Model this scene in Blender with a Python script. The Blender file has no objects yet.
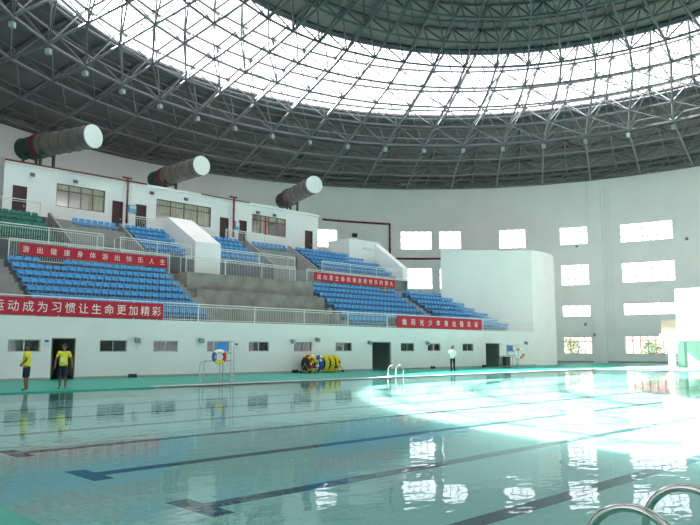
import bpy, bmesh, math, random
from math import sin, cos, pi, radians, hypot, atan2, sqrt
from mathutils import Vector, Matrix

random.seed(7)
scene = bpy.context.scene
COL = scene.collection

# ------------------------------------------------------------------ camera
cam_d = bpy.data.cameras.new('camera')
cam_d.sensor_width = 36.0
cam_d.lens = 36.0
cam_d.clip_end = 600
cam = bpy.data.objects.new('camera', cam_d)
COL.objects.link(cam)
cam.location = (0, 0, 1.52)
cam.rotation_euler = (radians(90 + 7.1), 0, radians(-44.25))
scene.camera = cam

# ------------------------------------------------------------------ world, sun, exposure
world = bpy.data.worlds.new('sky')
scene.world = world
world.use_nodes = True
bgn = world.node_tree.nodes['Background']
bgn.inputs[0].default_value = (0.95, 0.98, 1.0, 1)
bgn.inputs[1].default_value = 3.6
sun_d = bpy.data.lights.new('sun', 'SUN')
sun_d.energy = 38.0
sun_d.angle = radians(0.8)
sun_d.color = (1.0, 0.97, 0.92)
sun = bpy.data.objects.new('sun', sun_d)
COL.objects.link(sun)
sun.location = (20, 60, 60)
sun.rotation_euler = Vector((8.0, -23.7, -26.8)).to_track_quat('-Z', 'Y').to_euler()
scene.view_settings.view_transform = 'Standard'
scene.view_settings.look = 'None'
scene.view_settings.exposure = 1.08
scene.view_settings.gamma = 1.0
scene.view_settings.use_curve_mapping = False
scene.cycles.use_denoising = True
scene.cycles.max_bounces = 10
scene.cycles.diffuse_bounces = 5
scene.cycles.transparent_max_bounces = 16
scene.cycles.sample_clamp_indirect = 6.0

# ------------------------------------------------------------------ helpers: materials
def mat(name, col, rough=0.6, metal=0.0, var=0.0, scale=3.0, spec=0.5, bump=0.0, bscale=20):
    m = bpy.data.materials.new(name)
    m.use_nodes = True
    nt = m.node_tree
    b = nt.nodes['Principled BSDF']
    b.inputs['Base Color'].default_value = (*col, 1)
    b.inputs['Roughness'].default_value = rough
    b.inputs['Metallic'].default_value = metal
    b.inputs['Specular IOR Level'].default_value = spec
    if var > 0 or bump > 0:
        tc = nt.nodes.new('ShaderNodeTexCoord')
        n = nt.nodes.new('ShaderNodeTexNoise')
        n.inputs['Scale'].default_value = scale
        n.inputs['Detail'].default_value = 5
        nt.links.new(tc.outputs['Object'], n.inputs['Vector'])
        if var > 0:
            r = nt.nodes.new('ShaderNodeValToRGB')
            r.color_ramp.elements[0].position = 0.3
            r.color_ramp.elements[1].position = 0.7
            r.color_ramp.elements[0].color = (*[max(0, c * (1 - var)) for c in col], 1)
            r.color_ramp.elements[1].color = (*[min(1, c * (1 + var)) for c in col], 1)
            nt.links.new(n.outputs['Fac'], r.inputs['Fac'])
            nt.links.new(r.outputs['Color'], b.inputs['Base Color'])
        if bump > 0:
            n2 = nt.nodes.new('ShaderNodeTexNoise')
            n2.inputs['Scale'].default_value = bscale
            nt.links.new(tc.outputs['Object'], n2.inputs['Vector'])
            bp = nt.nodes.new('ShaderNodeBump')
            bp.inputs['Strength'].default_value = bump
            nt.links.new(n2.outputs['Fac'], bp.inputs['Height'])
            nt.links.new(bp.outputs['Normal'], b.inputs['Normal'])
    return m

def glass_mat(name, tint, gloss=0.06, diffuse=None, dcol=(1, 1, 1)):
    m = bpy.data.materials.new(name)
    m.use_nodes = True
    nt = m.node_tree
    nt.nodes.remove(nt.nodes['Principled BSDF'])
    out = nt.nodes['Material Output']
    tr = nt.nodes.new('ShaderNodeBsdfTransparent')
    tr.inputs[0].default_value = (*tint, 1)
    gl = nt.nodes.new('ShaderNodeBsdfGlossy')
    gl.inputs['Roughness'].default_value = 0.05
    mx = nt.nodes.new('ShaderNodeMixShader')
    mx.inputs[0].default_value = gloss
    nt.links.new(tr.outputs[0], mx.inputs[1])
    nt.links.new(gl.outputs[0], mx.inputs[2])
    last = mx
    if diffuse:
        tl = nt.nodes.new('ShaderNodeBsdfTranslucent')
        tl.inputs[0].default_value = (*dcol, 1)
        mx2 = nt.nodes.new('ShaderNodeMixShader')
        mx2.inputs[0].default_value = diffuse
        nt.links.new(mx.outputs[0], mx2.inputs[1])
        nt.links.new(tl.outputs[0], mx2.inputs[2])
        last = mx2
    nt.links.new(last.outputs[0], out.inputs[0])
    return m

def tile_mat(name, c1, c2, mortar, sx, rough):
    m = bpy.data.materials.new(name)
    m.use_nodes = True
    nt = m.node_tree
    b = nt.nodes['Principled BSDF']
    tc = nt.nodes.new('ShaderNodeTexCoord')
    br = nt.nodes.new('ShaderNodeTexBrick')
    br.offset = 0.0
    br.inputs['Color1'].default_value = (*c1, 1)
    br.inputs['Color2'].default_value = (*c2, 1)
    br.inputs['Mortar'].default_value = (*mortar, 1)
    br.inputs['Scale'].default_value = 1.0
    br.inputs['Mortar Size'].default_value = 0.012
    br.inputs['Brick Width'].default_value = sx
    br.inputs['Row Height'].default_value = sx
    nt.links.new(tc.outputs['Object'], br.inputs['Vector'])
    nt.links.new(br.outputs['Color'], b.inputs['Base Color'])
    b.inputs['Roughness'].default_value = rough
    return m

def water_mat():
    m = bpy.data.materials.new('pool_water')
    m.use_nodes = True
    nt = m.node_tree
    nt.nodes.remove(nt.nodes['Principled BSDF'])
    out = nt.nodes['Material Output']
    tc = nt.nodes.new('ShaderNodeTexCoord')
    mp = nt.nodes.new('ShaderNodeMapping')
    mp.inputs['Rotation'].default_value = (0, 0, radians(44))
    mp.inputs['Scale'].default_value = (0.9, 1.5, 1)
    nt.links.new(tc.outputs['Object'], mp.inputs['Vector'])
    n1 = nt.nodes.new('ShaderNodeTexNoise')
    n1.inputs['Scale'].default_value = 2.0
    n1.inputs['Detail'].default_value = 2.5
    nt.links.new(mp.outputs[0], n1.inputs['Vector'])
    bp = nt.nodes.new('ShaderNodeBump')
    bp.inputs['Strength'].default_value = 0.05
    bp.inputs['Distance'].default_value = 0.10
    nt.links.new(n1.outputs['Fac'], bp.inputs['Height'])
    fr = nt.nodes.new('ShaderNodeFresnel')
    fr.inputs['IOR'].default_value = 1.333
    tr = nt.nodes.new('ShaderNodeBsdfTransparent')
    tr.inputs[0].default_value = (0.78, 0.945, 0.925, 1)
    gl = nt.nodes.new('ShaderNodeBsdfGlossy')
    gl.inputs['Roughness'].default_value = 0.012
    nt.links.new(bp.outputs[0], gl.inputs['Normal'])
    mx = nt.nodes.new('ShaderNodeMixShader')
    nt.links.new(fr.outputs[0], mx.inputs[0])
    nt.links.new(tr.outputs[0], mx.inputs[1])
    nt.links.new(gl.outputs[0], mx.inputs[2])
    nt.links.new(mx.outputs[0], out.inputs[0])
    return m

M = dict(
    wall=mat('painted_wall', (0.82, 0.815, 0.805), 0.75, var=0.03, scale=0.4),
    white=mat('white_render', (0.74, 0.74, 0.725), 0.7, var=0.025, scale=0.6),
    facade=mat('upper_white_render', (0.78, 0.775, 0.765), 0.75, var=0.03, scale=0.5),
    concrete=mat('grey_concrete', (0.30, 0.295, 0.29), 0.85, var=0.12, scale=1.2),
    tier=mat('shaded_tier_concrete', (0.12, 0.125, 0.135), 0.8, var=0.15, scale=1.0),  # concrete under seat blocks, darkened to stand in for shade between rows
    podium=mat('bare_concrete', (0.26, 0.24, 0.22), 0.9, var=0.25, scale=0.9),
    mat_green=mat('green_mat', (0.010, 0.34, 0.25), 0.5, var=0.08, scale=2.0),
    coping=tile_mat('pale_tile', (0.70, 0.74, 0.72), (0.66, 0.71, 0.69), (0.5, 0.55, 0.54), 0.25, 0.35),
    pool=tile_mat('pool_tile', (0.60, 0.85, 0.825), (0.57, 0.83, 0.805), (0.50, 0.74, 0.72), 0.25, 0.5),
    lane=mat('dark_lane_tile', (0.015, 0.07, 0.11), 0.5),
    seat_blue=mat('blue_plastic', (0.065, 0.33, 0.66), 0.35, var=0.06, scale=0.5),
    seat_green=mat('green_plastic', (0.012, 0.20, 0.14), 0.4, var=0.06, scale=0.5),
    banner=mat('red_cloth', (0.50, 0.010, 0.030), 0.7, var=0.06, scale=2),
    letter=mat('white_print', (0.85, 0.80, 0.80), 0.7),
    rail=mat('white_steel', (0.72, 0.74, 0.72), 0.4),
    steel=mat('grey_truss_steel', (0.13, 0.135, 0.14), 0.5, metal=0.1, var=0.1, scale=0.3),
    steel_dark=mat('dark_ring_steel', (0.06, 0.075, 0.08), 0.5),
    deck=mat('grey_roof_sheet', (0.11, 0.11, 0.112), 0.7, var=0.12, scale=0.25),
    crown=mat('pale_roof_sheet', (0.18, 0.17, 0.155), 0.7, var=0.15, scale=0.25),
    purlin=mat('purlin_steel', (0.07, 0.075, 0.08), 0.5),
    skyl=glass_mat('skylight_panel', (0.54, 0.545, 0.55), 0.02, 0.05, (0.95, 0.97, 1.0)),
    pane=glass_mat('window_glass', (0.46, 0.475, 0.48), 0.08),
    pane_clear=glass_mat('clear_glass', (0.93, 0.95, 0.95)),
    frame_w=mat('white_window_frame', (0.34, 0.35, 0.36), 0.5),
    frame_b=mat('brown_window_frame', (0.16, 0.10, 0.075), 0.5),
    door=mat('dark_brown_door', (0.055, 0.018, 0.022), 0.5),
    curtain=mat('beige_curtain', (0.62, 0.55, 0.45), 0.9, var=0.15, scale=1.5),
    grey_curtain=mat('grey_blind', (0.09, 0.11, 0.10), 0.9, var=0.2, scale=2.0),
    dark=mat('dark_interior', (0.32, 0.36, 0.34), 0.8),
    pipe=mat('dark_red_pipe', (0.16, 0.022, 0.025), 0.5),
    duct=mat('galvanised_duct', (0.17, 0.16, 0.145), 0.45, metal=0.4, var=0.2, scale=1.0),
    cap=mat('pale_duct_cap', (0.80, 0.80, 0.78), 0.5, var=0.03, scale=3),
    fan=mat('dark_green_fan', (0.012, 0.045, 0.035), 0.5),
    flange=mat('maroon_flange', (0.085, 0.010, 0.018), 0.5),
    chrome=mat('stainless_tube', (0.62, 0.58, 0.56), 0.18, metal=1.0),
    chrome2=mat('dull_steel_tube', (0.42, 0.43, 0.42), 0.35, metal=0.7),
    blue=mat('blue_shell', (0.04, 0.26, 0.66), 0.4),
    buoy_w=mat('buoy_white', (0.82, 0.82, 0.80), 0.5),
    buoy_b=mat('buoy_blue', (0.03, 0.09, 0.40), 0.5),
    buoy_r=mat('buoy_red', (0.45, 0.02, 0.02), 0.5),
    buoy_o=mat('buoy_orange', (0.80, 0.22, 0.10), 0.5),
    yellow=mat('yellow_float', (0.72, 0.62, 0.03), 0.5),
    cream=mat('cream_float', (0.80, 0.72, 0.40), 0.5),
    skin=mat('skin', (0.24, 0.12, 0.075), 0.6),
    hair=mat('black_hair', (0.010, 0.008, 0.008), 0.6),
    shirt_y=mat('yellow_shirt', (0.78, 0.72, 0.05), 0.8, var=0.05, scale=8),
    print_w=mat('pale_shirt_print', (0.75, 0.78, 0.40), 0.8),
    shirt_w=mat('white_shirt', (0.85, 0.80, 0.80), 0.8),
    shorts=mat('navy_shorts', (0.010, 0.016, 0.035), 0.8),
    trousers=mat('black_trousers', (0.008, 0.009, 0.012), 0.8),
    black=mat('black_plastic', (0.012, 0.012, 0.014), 0.5),
    lampbox=mat('lamp_housing', (0.22, 0.28, 0.27), 0.5),
    bluebox=mat('pale_blue_panel', (0.16, 0.38, 0.55), 0.5),
    sign_w=mat('pale_sign', (0.60, 0.68, 0.72), 0.5),
    tower=mat('tower_white', (0.84, 0.85, 0.83), 0.6),
    beige=mat('beige_panel', (0.38, 0.28, 0.22), 0.7),
    mint=mat('mint_render', (0.26, 0.48, 0.38), 0.7),
    ground=mat('outside_paving', (0.45, 0.44, 0.42), 0.9, var=0.1, scale=0.3),
    leaf=mat('leaf', (0.09, 0.16, 0.04), 0.6, var=0.4, scale=4),
    bark=mat('bark', (0.10, 0.07, 0.05), 0.8),
    house=mat('pink_render', (0.55, 0.36, 0.33), 0.8, var=0.1, scale=0.6),
    water=water_mat(),
)

# ------------------------------------------------------------------ helpers: meshes
class MB:
    def __init__(s):
        s.v = []; s.f = []; s.mi = []
    def add(s, vs, fs, mi=0):
        o = len(s.v)
        s.v += [tuple(p) for p in vs]
        for f in fs:
            s.f.append(tuple(i + o for i in f)); s.mi.append(mi)
    def box(s, x0, x1, y0, y1, z0, z1, mi=0):
        vs = [(x, y, z) for z in (z0, z1) for y in (y0, y1) for x in (x0, x1)]
        s.add(vs, [(0, 2, 3, 1), (4, 5, 7, 6), (0, 1, 5, 4), (2, 6, 7, 3), (0, 4, 6, 2), (1, 3, 7, 5)], mi)
    def obox(s, c, ax, ay, hx, hy, hz, mi=0):
        # oriented box: centre, horizontal axis unit vectors
        vs = []
        for k in (-1, 1):
            for j in (-1, 1):
                for i in (-1, 1):
                    vs.append((c[0] + ax[0]*hx*i + ay[0]*hy*j, c[1] + ax[1]*hx*i + ay[1]*hy*j, c[2] + hz*k))
        s.add(vs, [(0, 2, 3, 1), (4, 5, 7, 6), (0, 1, 5, 4), (2, 6, 7, 3), (0, 4, 6, 2), (1, 3, 7, 5)], mi)
    def tube(s, pts, r, n=6, mi=0, cap=True):
        pts = [Vector(p) for p in pts]
        rings = []
        up = None
        for i, p in enumerate(pts):
            if i == 0: d = pts[1] - pts[0]
            elif i == len(pts) - 1: d = pts[-1] - pts[-2]
            else: d = (pts[i+1] - p).normalized() + (p - pts[i-1]).normalized()
            if d.length < 1e-9: d = Vector((0, 0, 1))
            d.normalize()
            if up is None:
                up = Vector((0, 0, 1)) if abs(d.z) < 0.9 else Vector((1, 0, 0))
            a = d.cross(up)
            if a.length < 1e-6: a = d.cross(Vector((0, 1, 0)))
            a.normalize(); b = d.cross(a).normalized()
            up = -b if False else a.cross(d)
            rr = r[i] if isinstance(r, (list, tuple)) else r
            rings.append([p + a*cos(2*pi*k/n)*rr + b*sin(2*pi*k/n)*rr for k in range(n)])
        vs = [q for ring in rings for q in ring]
        fs = []
        for i in range(len(rings) - 1):
            for k in range(n):
                fs.append((i*n + k, i*n + (k+1) % n, (i+1)*n + (k+1) % n, (i+1)*n + k))
        if cap:
            fs.append(tuple(range(n))[::-1]); fs.append(tuple((len(rings)-1)*n + k for k in range(n)))
        s.add(vs, fs, mi)
    def prism_x(s, prof, x0, x1, mi=0):
        # profile of (y, z) points extruded along x
        n = len(prof)
        vs = [(x0, y, z) for y, z in prof] + [(x1, y, z) for y, z in prof]
        fs = [tuple(range(n)), tuple(range(2*n - 1, n - 1, -1))]
        for i in range(n):
            j = (i + 1) % n
            fs.append((i, i + n, j + n, j))
        s.add(vs, fs, mi)
    def prism_z(s, poly, z0, z1, mi=0):
        n = len(poly)
        vs = [(x, y, z0) for x, y in poly] + [(x, y, z1) for x, y in poly]
        fs = [tuple(range(n))[::-1], tuple(range(n, 2*n))]
        for i in range(n):
            j = (i + 1) % n
            fs.append((i, j, j + n, i + n))
        s.add(vs, fs, mi)
    def torus(s, c, ax, R, r, nR=24, nr=8, segs=None):
        ax = Vector(ax).normalized()
        a = ax.cross(Vector((0, 0, 1)))
        if a.length < 1e-4: a = Vector((1, 0, 0))
        a.normalize(); b = ax.cross(a).normalized()
        c = Vector(c)
        vs = []
        for i in range(nR):
            t = 2*pi*i/nR
            d = a*cos(t) + b*sin(t)
            for k in range(nr):
                u = 2*pi*k/nr
                vs.append(c + d*(R + r*cos(u)) + ax*(r*sin(u)))
        o = len(s.v)
        s.v += [tuple(p) for p in vs]
        for i in range(nR):
            for k in range(nr):
                s.f.append((o + i*nr + k, o + i*nr + (k+1) % nr, o + ((i+1) % nR)*nr + (k+1) % nr, o + ((i+1) % nR)*nr + k))
                s.mi.append(segs[int(i*len(segs)/nR)] if segs else 0)
    def build(s, name, mats, parent=None, smooth=False, loc=None):
        me = bpy.data.meshes.new(name)
        me.from_pydata(s.v, [], s.f)
        if not isinstance(mats, (list, tuple)): mats = [mats]
        for m in mats: me.materials.append(m)
        if len(mats) > 1: me.polygons.foreach_set('material_index', s.mi)
        bm = bmesh.new(); bm.from_mesh(me)
        bmesh.ops.recalc_face_normals(bm, faces=bm.faces)
        bm.to_mesh(me); bm.free()
        if smooth:
            me.polygons.foreach_set('use_smooth', [True]*len(me.polygons))
        me.update()
        o = bpy.data.objects.new(name, me)
        COL.objects.link(o)
        if loc: o.location = loc
        if parent: o.parent = parent
        return o

def tag(o, label=None, cat=None, group=None, kind=None):
    if label: o['label'] = label
    if cat: o['category'] = cat
    if group: o['group'] = group
    if kind: o['kind'] = kind
    return o
def thing(name, label, cat, loc=(0, 0, 0), rz=0, group=None, kind=None):
    o = bpy.data.objects.new(name, None)
    COL.objects.link(o)
    o.location = loc; o.rotation_euler = (0, 0, rz)
    return tag(o, label, cat, group, kind)
def struct(o):
    o['kind'] = 'structure'
    return o
def copy_tree(o, parent=None):
    c = o.copy(); COL.objects.link(c)
    if parent: c.parent = parent
    for ch in o.children: copy_tree(ch, c)
    return c
ORD = ('zeroth first second third fourth fifth sixth seventh eighth ninth tenth eleventh twelfth thirteenth fourteenth '
       'fifteenth sixteenth seventeenth eighteenth nineteenth twentieth twenty-first twenty-second twenty-third '
       'twenty-fourth twenty-fifth twenty-sixth twenty-seventh').split()

# ================================================================== SETTING
CX, CY = 36.0, 24.0
RW = 44.5
PX0, PX1, PY0, PY1 = 2.5, 52.5, 1.2, 26.5      # pool
D = 36.3                                        # stand front wall
def pol(a, r, z):
    return (CX + r*cos(radians(a)), CY + r*sin(radians(a)), z)
def rp(a, r, z):
    # roof rings: the centre drifts slightly towards the pool side higher up the dome
    f = min(1, max(0, (41.4 - r)/9.4)); g = min(1, max(0, (32.0 - r)/7.9))
    return (CX + 1.1*g + r*cos(radians(a)), CY - 1.0*f - 2.2*g + r*sin(radians(a)), z)

# ---- deck (floor) with the pool opening
def floor_ring():
    mb = MB()
    pcx, pcy = (PX0 + PX1)/2, (PY0 + PY1)/2
    hx, hy = (PX1 - PX0)/2, (PY1 - PY0)/2
    angs = set(2*pi*i/120 for i in range(120))
    for sx in (-1, 1):
        for sy in (-1, 1):
            angs.add(atan2(sy*hy, sx*hx) % (2*pi))
    angs = sorted(angs)
    inner, outer = [], []
    for a in angs:
        d = (cos(a), sin(a))
        t = min(hx/abs(d[0]) if abs(d[0]) > 1e-9 else 1e9, hy/abs(d[1]) if abs(d[1]) > 1e-9 else 1e9)
        inner.append((pcx + d[0]*t, pcy + d[1]*t))
        px, py = pcx - CX, pcy - CY
        b = px*d[0] + py*d[1]; c = px*px + py*py - (RW + 0.1)**2
        t2 = -b + sqrt(b*b - c)
        outer.append((pcx + d[0]*t2, pcy + d[1]*t2))
    n = len(angs)
    vs = [(x, y, 0) for x, y in inner] + [(x, y, 0) for x, y in outer]
    fs = [(i, n + i, n + (i+1) % n, (i+1) % n) for i in range(n)]
    mb.add(vs, fs)
    return mb.build('floor', M['mat_green'])
struct(floor_ring())

# coping: pale tile rim round the pool
cb = MB()
w = 0.55
for (x0, x1, y0, y1) in ((14.6, PX1 + w, PY1, PY1 + w), (PX1, PX1 + w, PY0 - w, PY1), (4.6, PX1, PY0 - w, PY0)):
    cb.box(x0, x1, y0, y1, -0.12, 0.015)
struct(cb.build('trim_1', M['coping']))
mb = MB(); mb.box(-4, 14.6, PY1 - .08, PY1 + .5, -.045, .012)
struct(mb.build('trim_12', M['mat_green']))
# pool basin
ZB = -0.36
pb = MB()
pb.box(PX0, PX1, PY0, PY1, ZB - 0.1, ZB)
for (x0, x1, y0, y1) in ((PX0 - .1, PX0, PY0 - .1, PY1 + .1), (PX1, PX1 + .1, PY0 - .1, PY1 + .1), (PX0, PX1, PY0 - .1, PY0), (PX0, PX1, PY1, PY1 + .1)):
    pb.box(x0, x1, y0, y1, ZB, -0.01)
basin = struct(pb.build('pool_basin', M['pool']))
for i, y in enumerate((1.95, 4.75, 7.5, 10.55, 13.65, 16.6, 19.75, 23.2)):
    lb = MB()
    lb.box(4.75, PX1 - 2.0, y - 0.14, y + 0.14, ZB, ZB + 0.004)
    lb.box(4.62, 4.93, y - 0.52, y + 0.52, ZB, ZB + 0.0042)
    lb.box(PX1 - 2.2, PX1 - 1.9, y - 0.6, y + 0.6, ZB, ZB + 0.0042)
    lb.build('lane_line', M['lane'], basin)
wb = MB()
wb.add([(PX0, PY0, -0.035), (PX1, PY0, -0.035), (PX1, PY1, -0.035), (PX0, PY1, -0.035)], [(0, 1, 2, 3)])
tag(wb.build('pool_water', M['water']), 'clear turquoise water filling the long swimming pool', 'water', kind='stuff')

# ---- round outer wall with window openings
# (a0, a1, z0, z1)
WINS = [
    (64.9, 59.6, 14.0, 16.3), (49.2, 44.2, 13.95, 16.3), (43.0, 39.5, 14.0, 16.3), (33.5, 29.4, 13.9, 16.3),
    (24.2, 20.1, 14.0, 16.2), (15.4, 8.1, 13.85, 16.1),
    (49.2, 44.2, 9.0, 11.65), (43.0, 39.5, 9.0, 11.6), (24.2, 20.1, 9.1, 11.65), (15.4, 8.1, 9.15, 11.55),
    (24.2, 20.1, 5.35, 6.8), (15.4, 8.1, 5.4, 6.85), (24.2, 20.1, 1.0, 3.05), (15.4, 8.1, 1.0, 3.1),
    (3.5, -3.5, 13.85, 16.1), (3.5, -3.5, 9.15, 11.55), (3.5, -3.5, 5.4, 6.85), (3.5, -3.5, 1.0, 3.1),
    (-9.0, -16.0, 13.85, 16.1), (-9.0, -16.0, 9.15, 11.55), (-9.0, -16.0, 5.4, 6.85),
    (114, 103, 11.2, 14.1), (101, 86, 11.2, 14.1), (84, 66, 11.2, 14.1),  # rear windows out of view behind the facade, enlarged to brighten its rooms
]
for a_ in range(-30, -241, -14):          # unseen windows added round the hall behind the camera to daylight the stand
    if a_ < -238: continue
    for z0_, z1_ in ((13.85, 16.1), (9.15, 11.55), (5.4, 6.85), (1.0, 3.1)):
        if a_ > -215 or z0_ > 13: WINS.append((a_ + 4.5, a_ - 4.5, z0_, z1_))
ZW = 21.7
def round_wall():
    mb = MB()
    angs = set(float(a) for a in range(-180, 181, 3))
    zs = {0.0, ZW}
    for a0, a1, z0, z1 in WINS:
        angs |= {a0, a1}; zs |= {z0, z1}
    angs = sorted(angs); zs = sorted(zs)
    # drop grid angles too near a window edge
    edges = set(x for w_ in WINS for x in w_[:2])
    out = []
    for a in angs:
        if a in edges or all(abs(a - e) > 0.25 for e in edges): out.append(a)
    angs = out
    na, nz = len(angs), len(zs)
    T = 0.35
    vs = []
    for r in (RW, RW + T):
        for a in angs:
            for z in zs: vs.append(pol(a, r, z))
    idx = lambda l, i, j: l*na*nz + i*nz + j
    def hole(i, j):
        if i < 0 or j < 0 or i >= na - 1 or j >= nz - 1: return False
        am = (angs[i] + angs[i+1])/2; zm = (zs[j] + zs[j+1])/2
        return any(min(w_[0], w_[1]) < am < max(w_[0], w_[1]) and w_[2] < zm < w_[3] for w_ in WINS)
    fs = []
    for i in range(na - 1):
        for j in range(nz - 1):
            if not hole(i, j):
                fs.append((idx(0, i, j), idx(0, i, j+1), idx(0, i+1, j+1), idx(0, i+1, j)))
                fs.append((idx(1, i, j), idx(1, i+1, j), idx(1, i+1, j+1), idx(1, i, j+1)))
            else:
                if not hole(i-1, j): fs.append((idx(0, i, j), idx(1, i, j), idx(1, i, j+1), idx(0, i, j+1)))
                if not hole(i+1, j): fs.append((idx(0, i+1, j), idx(0, i+1, j+1), idx(1, i+1, j+1), idx(1, i+1, j)))
                if not hole(i, j-1): fs.append((idx(0, i, j), idx(0, i+1, j), idx(1, i+1, j), idx(1, i, j)))
                if not hole(i, j+1): fs.append((idx(0, i, j+1), idx(1, i, j+1), idx(1, i+1, j+1), idx(0, i+1, j+1)))
    for i in range(na - 1):
        fs.append((idx(0, i, nz-1), idx(1, i, nz-1), idx(1, i+1, nz-1), idx(0, i+1, nz-1)))
    mb.add(vs, fs)
    return mb.build('wall_round', M['wall'])
struct(round_wall())
wn = 0
def round_window(a0, a1, z0, z1, nm, transom, thick=0.10):
    """window with frame, mullions, transom bars and one pane, following the curve of the wall"""
    global wn
    wn += 1
    a0, a1 = min(a0, a1), max(a0, a1)
    R = RW + 0.12
    root = bpy.data.objects.new('window_%d' % wn, None); COL.objects.link(root)
    root.location = pol((a0 + a1)/2, R, z0)
    struct(root)
    L = root.location
    fb = MB()
    steps = 5
    P = lambda a, z, r=R: tuple(Vector(pol(a, r, z)) - L)
    def arc(z): fb.tube([P(a0 + (a1 - a0)*i/steps, z) for i in range(steps + 1)], thick*0.5, 4)
    arc(z0 + 0.03); arc(z1 - 0.03)
    for t in transom: arc(z0 + (z1 - z0)*t)
    for i in range(nm + 1):
        a = a0 + (a1 - a0)*i/nm
        fb.tube([P(a, z0), P(a, z1)], thick*0.5, 4)
    fb.build('window_frame', M['frame_w'], root)
    gb = MB()
    for i in range(steps):
        b0, b1 = a0 + (a1-a0)*i/steps, a0 + (a1-a0)*(i+1)/steps
        gb.add([P(b0, z0), P(b1, z0), P(b1, z1), P(b0, z1)], [(0, 1, 2, 3)])
    gb.build('window_pane', M['pane'], root)
for w_ in WINS:
    wd = abs(w_[0] - w_[1])
    h = w_[3] - w_[2]
    round_window(*w_, nm=max(3, round(wd/1.05)), transom=(0.30, 0.68) if h > 2.2 else ((0.72,) if h > 1.7 else ()))

# pilasters and floor-to-roof column on the round wall
def pilaster(a0, a1, z0, z1, depth, name):
    mb = MB()
    mb.prism_z([pol(a0, RW, 0)[:2], pol(a0, RW - depth, 0)[:2], pol(a1, RW - depth, 0)[:2], pol(a1, RW, 0)[:2]], z0, z1)
    return struct(mb.build(name, M['wall']))
pilaster(19.9, 17.9, 0, ZW, 0.25, 'trim_2')
pilaster(51.9, 51.5, 0, ZW, 0.12, 'trim_3')
pilaster(35.2, 34.9, 0, ZW, 0.12, 'trim_4')
pilaster(27.0, 26.8, 0, 14, 0.1, 'trim_5')
# dark skirting at the foot of the round wall
sk = MB()
for a in range(-6, 30, 2):
    sk.prism_z([pol(a, RW, 0)[:2], pol(a, RW - .06, 0)[:2], pol(a+2, RW - .06, 0)[:2], pol(a+2, RW, 0)[:2]], 0, 0.22)
struct(sk.build('baseboard_round', M['dark']))

# climbing rungs up the wall
lad = thing('wall_ladder', 'white rung ladder climbing the round wall beside the tall column', 'ladder', pol(17.1, RW, 3.0))
lb = MB()
t_ = (-sin(radians(17.1)), cos(radians(17.1))); n_ = (cos(radians(17.1)), sin(radians(17.1)))
for s_ in (-1, 1):
    c0 = Vector((t_[0]*0.25*s_ - n_[0]*0.18, t_[1]*0.25*s_ - n_[1]*0.18, 0))
    rb = MB(); rb.tube([c0, c0 + Vector((0, 0, 17.6))], 0.025, 5); rb.build('side_rail', M['rail'], lad)
for k in range(44):
    z = 0.2 + k*0.4
    lb.tube([(t_[0]*0.25 - n_[0]*0.18, t_[1]*0.25 - n_[1]*0.18, z), (-t_[0]*0.25 - n_[0]*0.18, -t_[1]*0.25 - n_[1]*0.18, z)], 0.022, 5)
    if k % 11 == 5:
        for s_ in (-1, 1):
            lb.tube([(t_[0]*0.25*s_ - n_[0]*0.18, t_[1]*0.25*s_ - n_[1]*0.18, z), (t_[0]*0.25*s_, t_[1]*0.25*s_, z)], 0.022, 5)
lb.build('rungs', M['rail'], lad)['kind'] = 'stuff'

# ---- roof skin
PROF = [(45.4, 21.3), (41.4, 22.9), (36, 25.0), (32.0, 26.5), (28.0, 28.4), (24.1, 30.25), (18, 32.2), (12, 33.5), (6, 34.2), (0.0, 34.4)]
def ztop(r):
    for (r1, z1), (r0, z0) in zip(PROF, PROF[1:]):
        if r0 <= r <= r1: return z0 + (z1 - z0)*(r - r0)/(r1 - r0)
    return PROF[0][1]
def zbot(r):
    d = [(44.9, 1.7), (41.4, 1.9), (32.25, 2.9), (24, 2.7), (10, 2.0), (0, 1.8)]
    for (r1, z1), (r0, z0) in zip(d, d[1:]):
        if r0 <= r <= r1: return ztop(r) - (z0 + (z1 - z0)*(r - r0)/(r1 - r0))
    return ztop(r) - 1.9
def skin(rads, name, m, parent, off=0.18, N=96, thick=0.0):
    mb = MB()
    vs, fs = [], []
    for r in rads:
        for k in range(N): vs.append(rp(360*k/N, max(r, 0.02), ztop(r) + off))
    for i in range(len(rads) - 1):
        for k in range(N):
            fs.append((i*N + k, i*N + (k+1) % N, (i+1)*N + (k+1) % N, (i+1)*N + k))
    if thick:
        o = len(vs)
        for r in rads:
            for k in range(N): vs.append(rp(360*k/N, max(r, 0.02), ztop(r) + off + thick))
        for i in range(len(rads) - 1):
            for k in range(N):
                fs.append((o + i*N + k, o + (i+1)*N + k, o + (i+1)*N + (k+1) % N, o + i*N + (k+1) % N))
        e = (len(rads) - 1)*N
        for k in range(N):
            fs.append((k, o + k, o + (k+1) % N, (k+1) % N))
            fs.append((e + k, e + (k+1) % N, o + e + (k+1) % N, o + e + k))
    mb.add(vs, fs)
    return mb.build(name, m, parent)
ceil = bpy.data.objects.new('ceiling', None); COL.objects.link(ceil); ceil.location = (0, 0, 0)
struct(ceil)
skin([45.4, 41.4, 36, 32.0], 'roof_deck', M['deck'], ceil, thick=0.25)
skin([32.0, 27.5, 24.1], 'skylight_glazing', M['skyl'], ceil, off=0.3)
skin([24.1, 18, 12, 6, 0.0], 'crown_deck', M['crown'], ceil, thick=0.25)
def hoop(r, rad, z, N=96, n=4):
    mb = MB()
    for k in range(N):
        a, b = rp(360*k/N, r, z), rp(360*(k+1)/N, r, z)
        mb.tube([a, b], rad, n, cap=False)
    return mb
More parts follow.
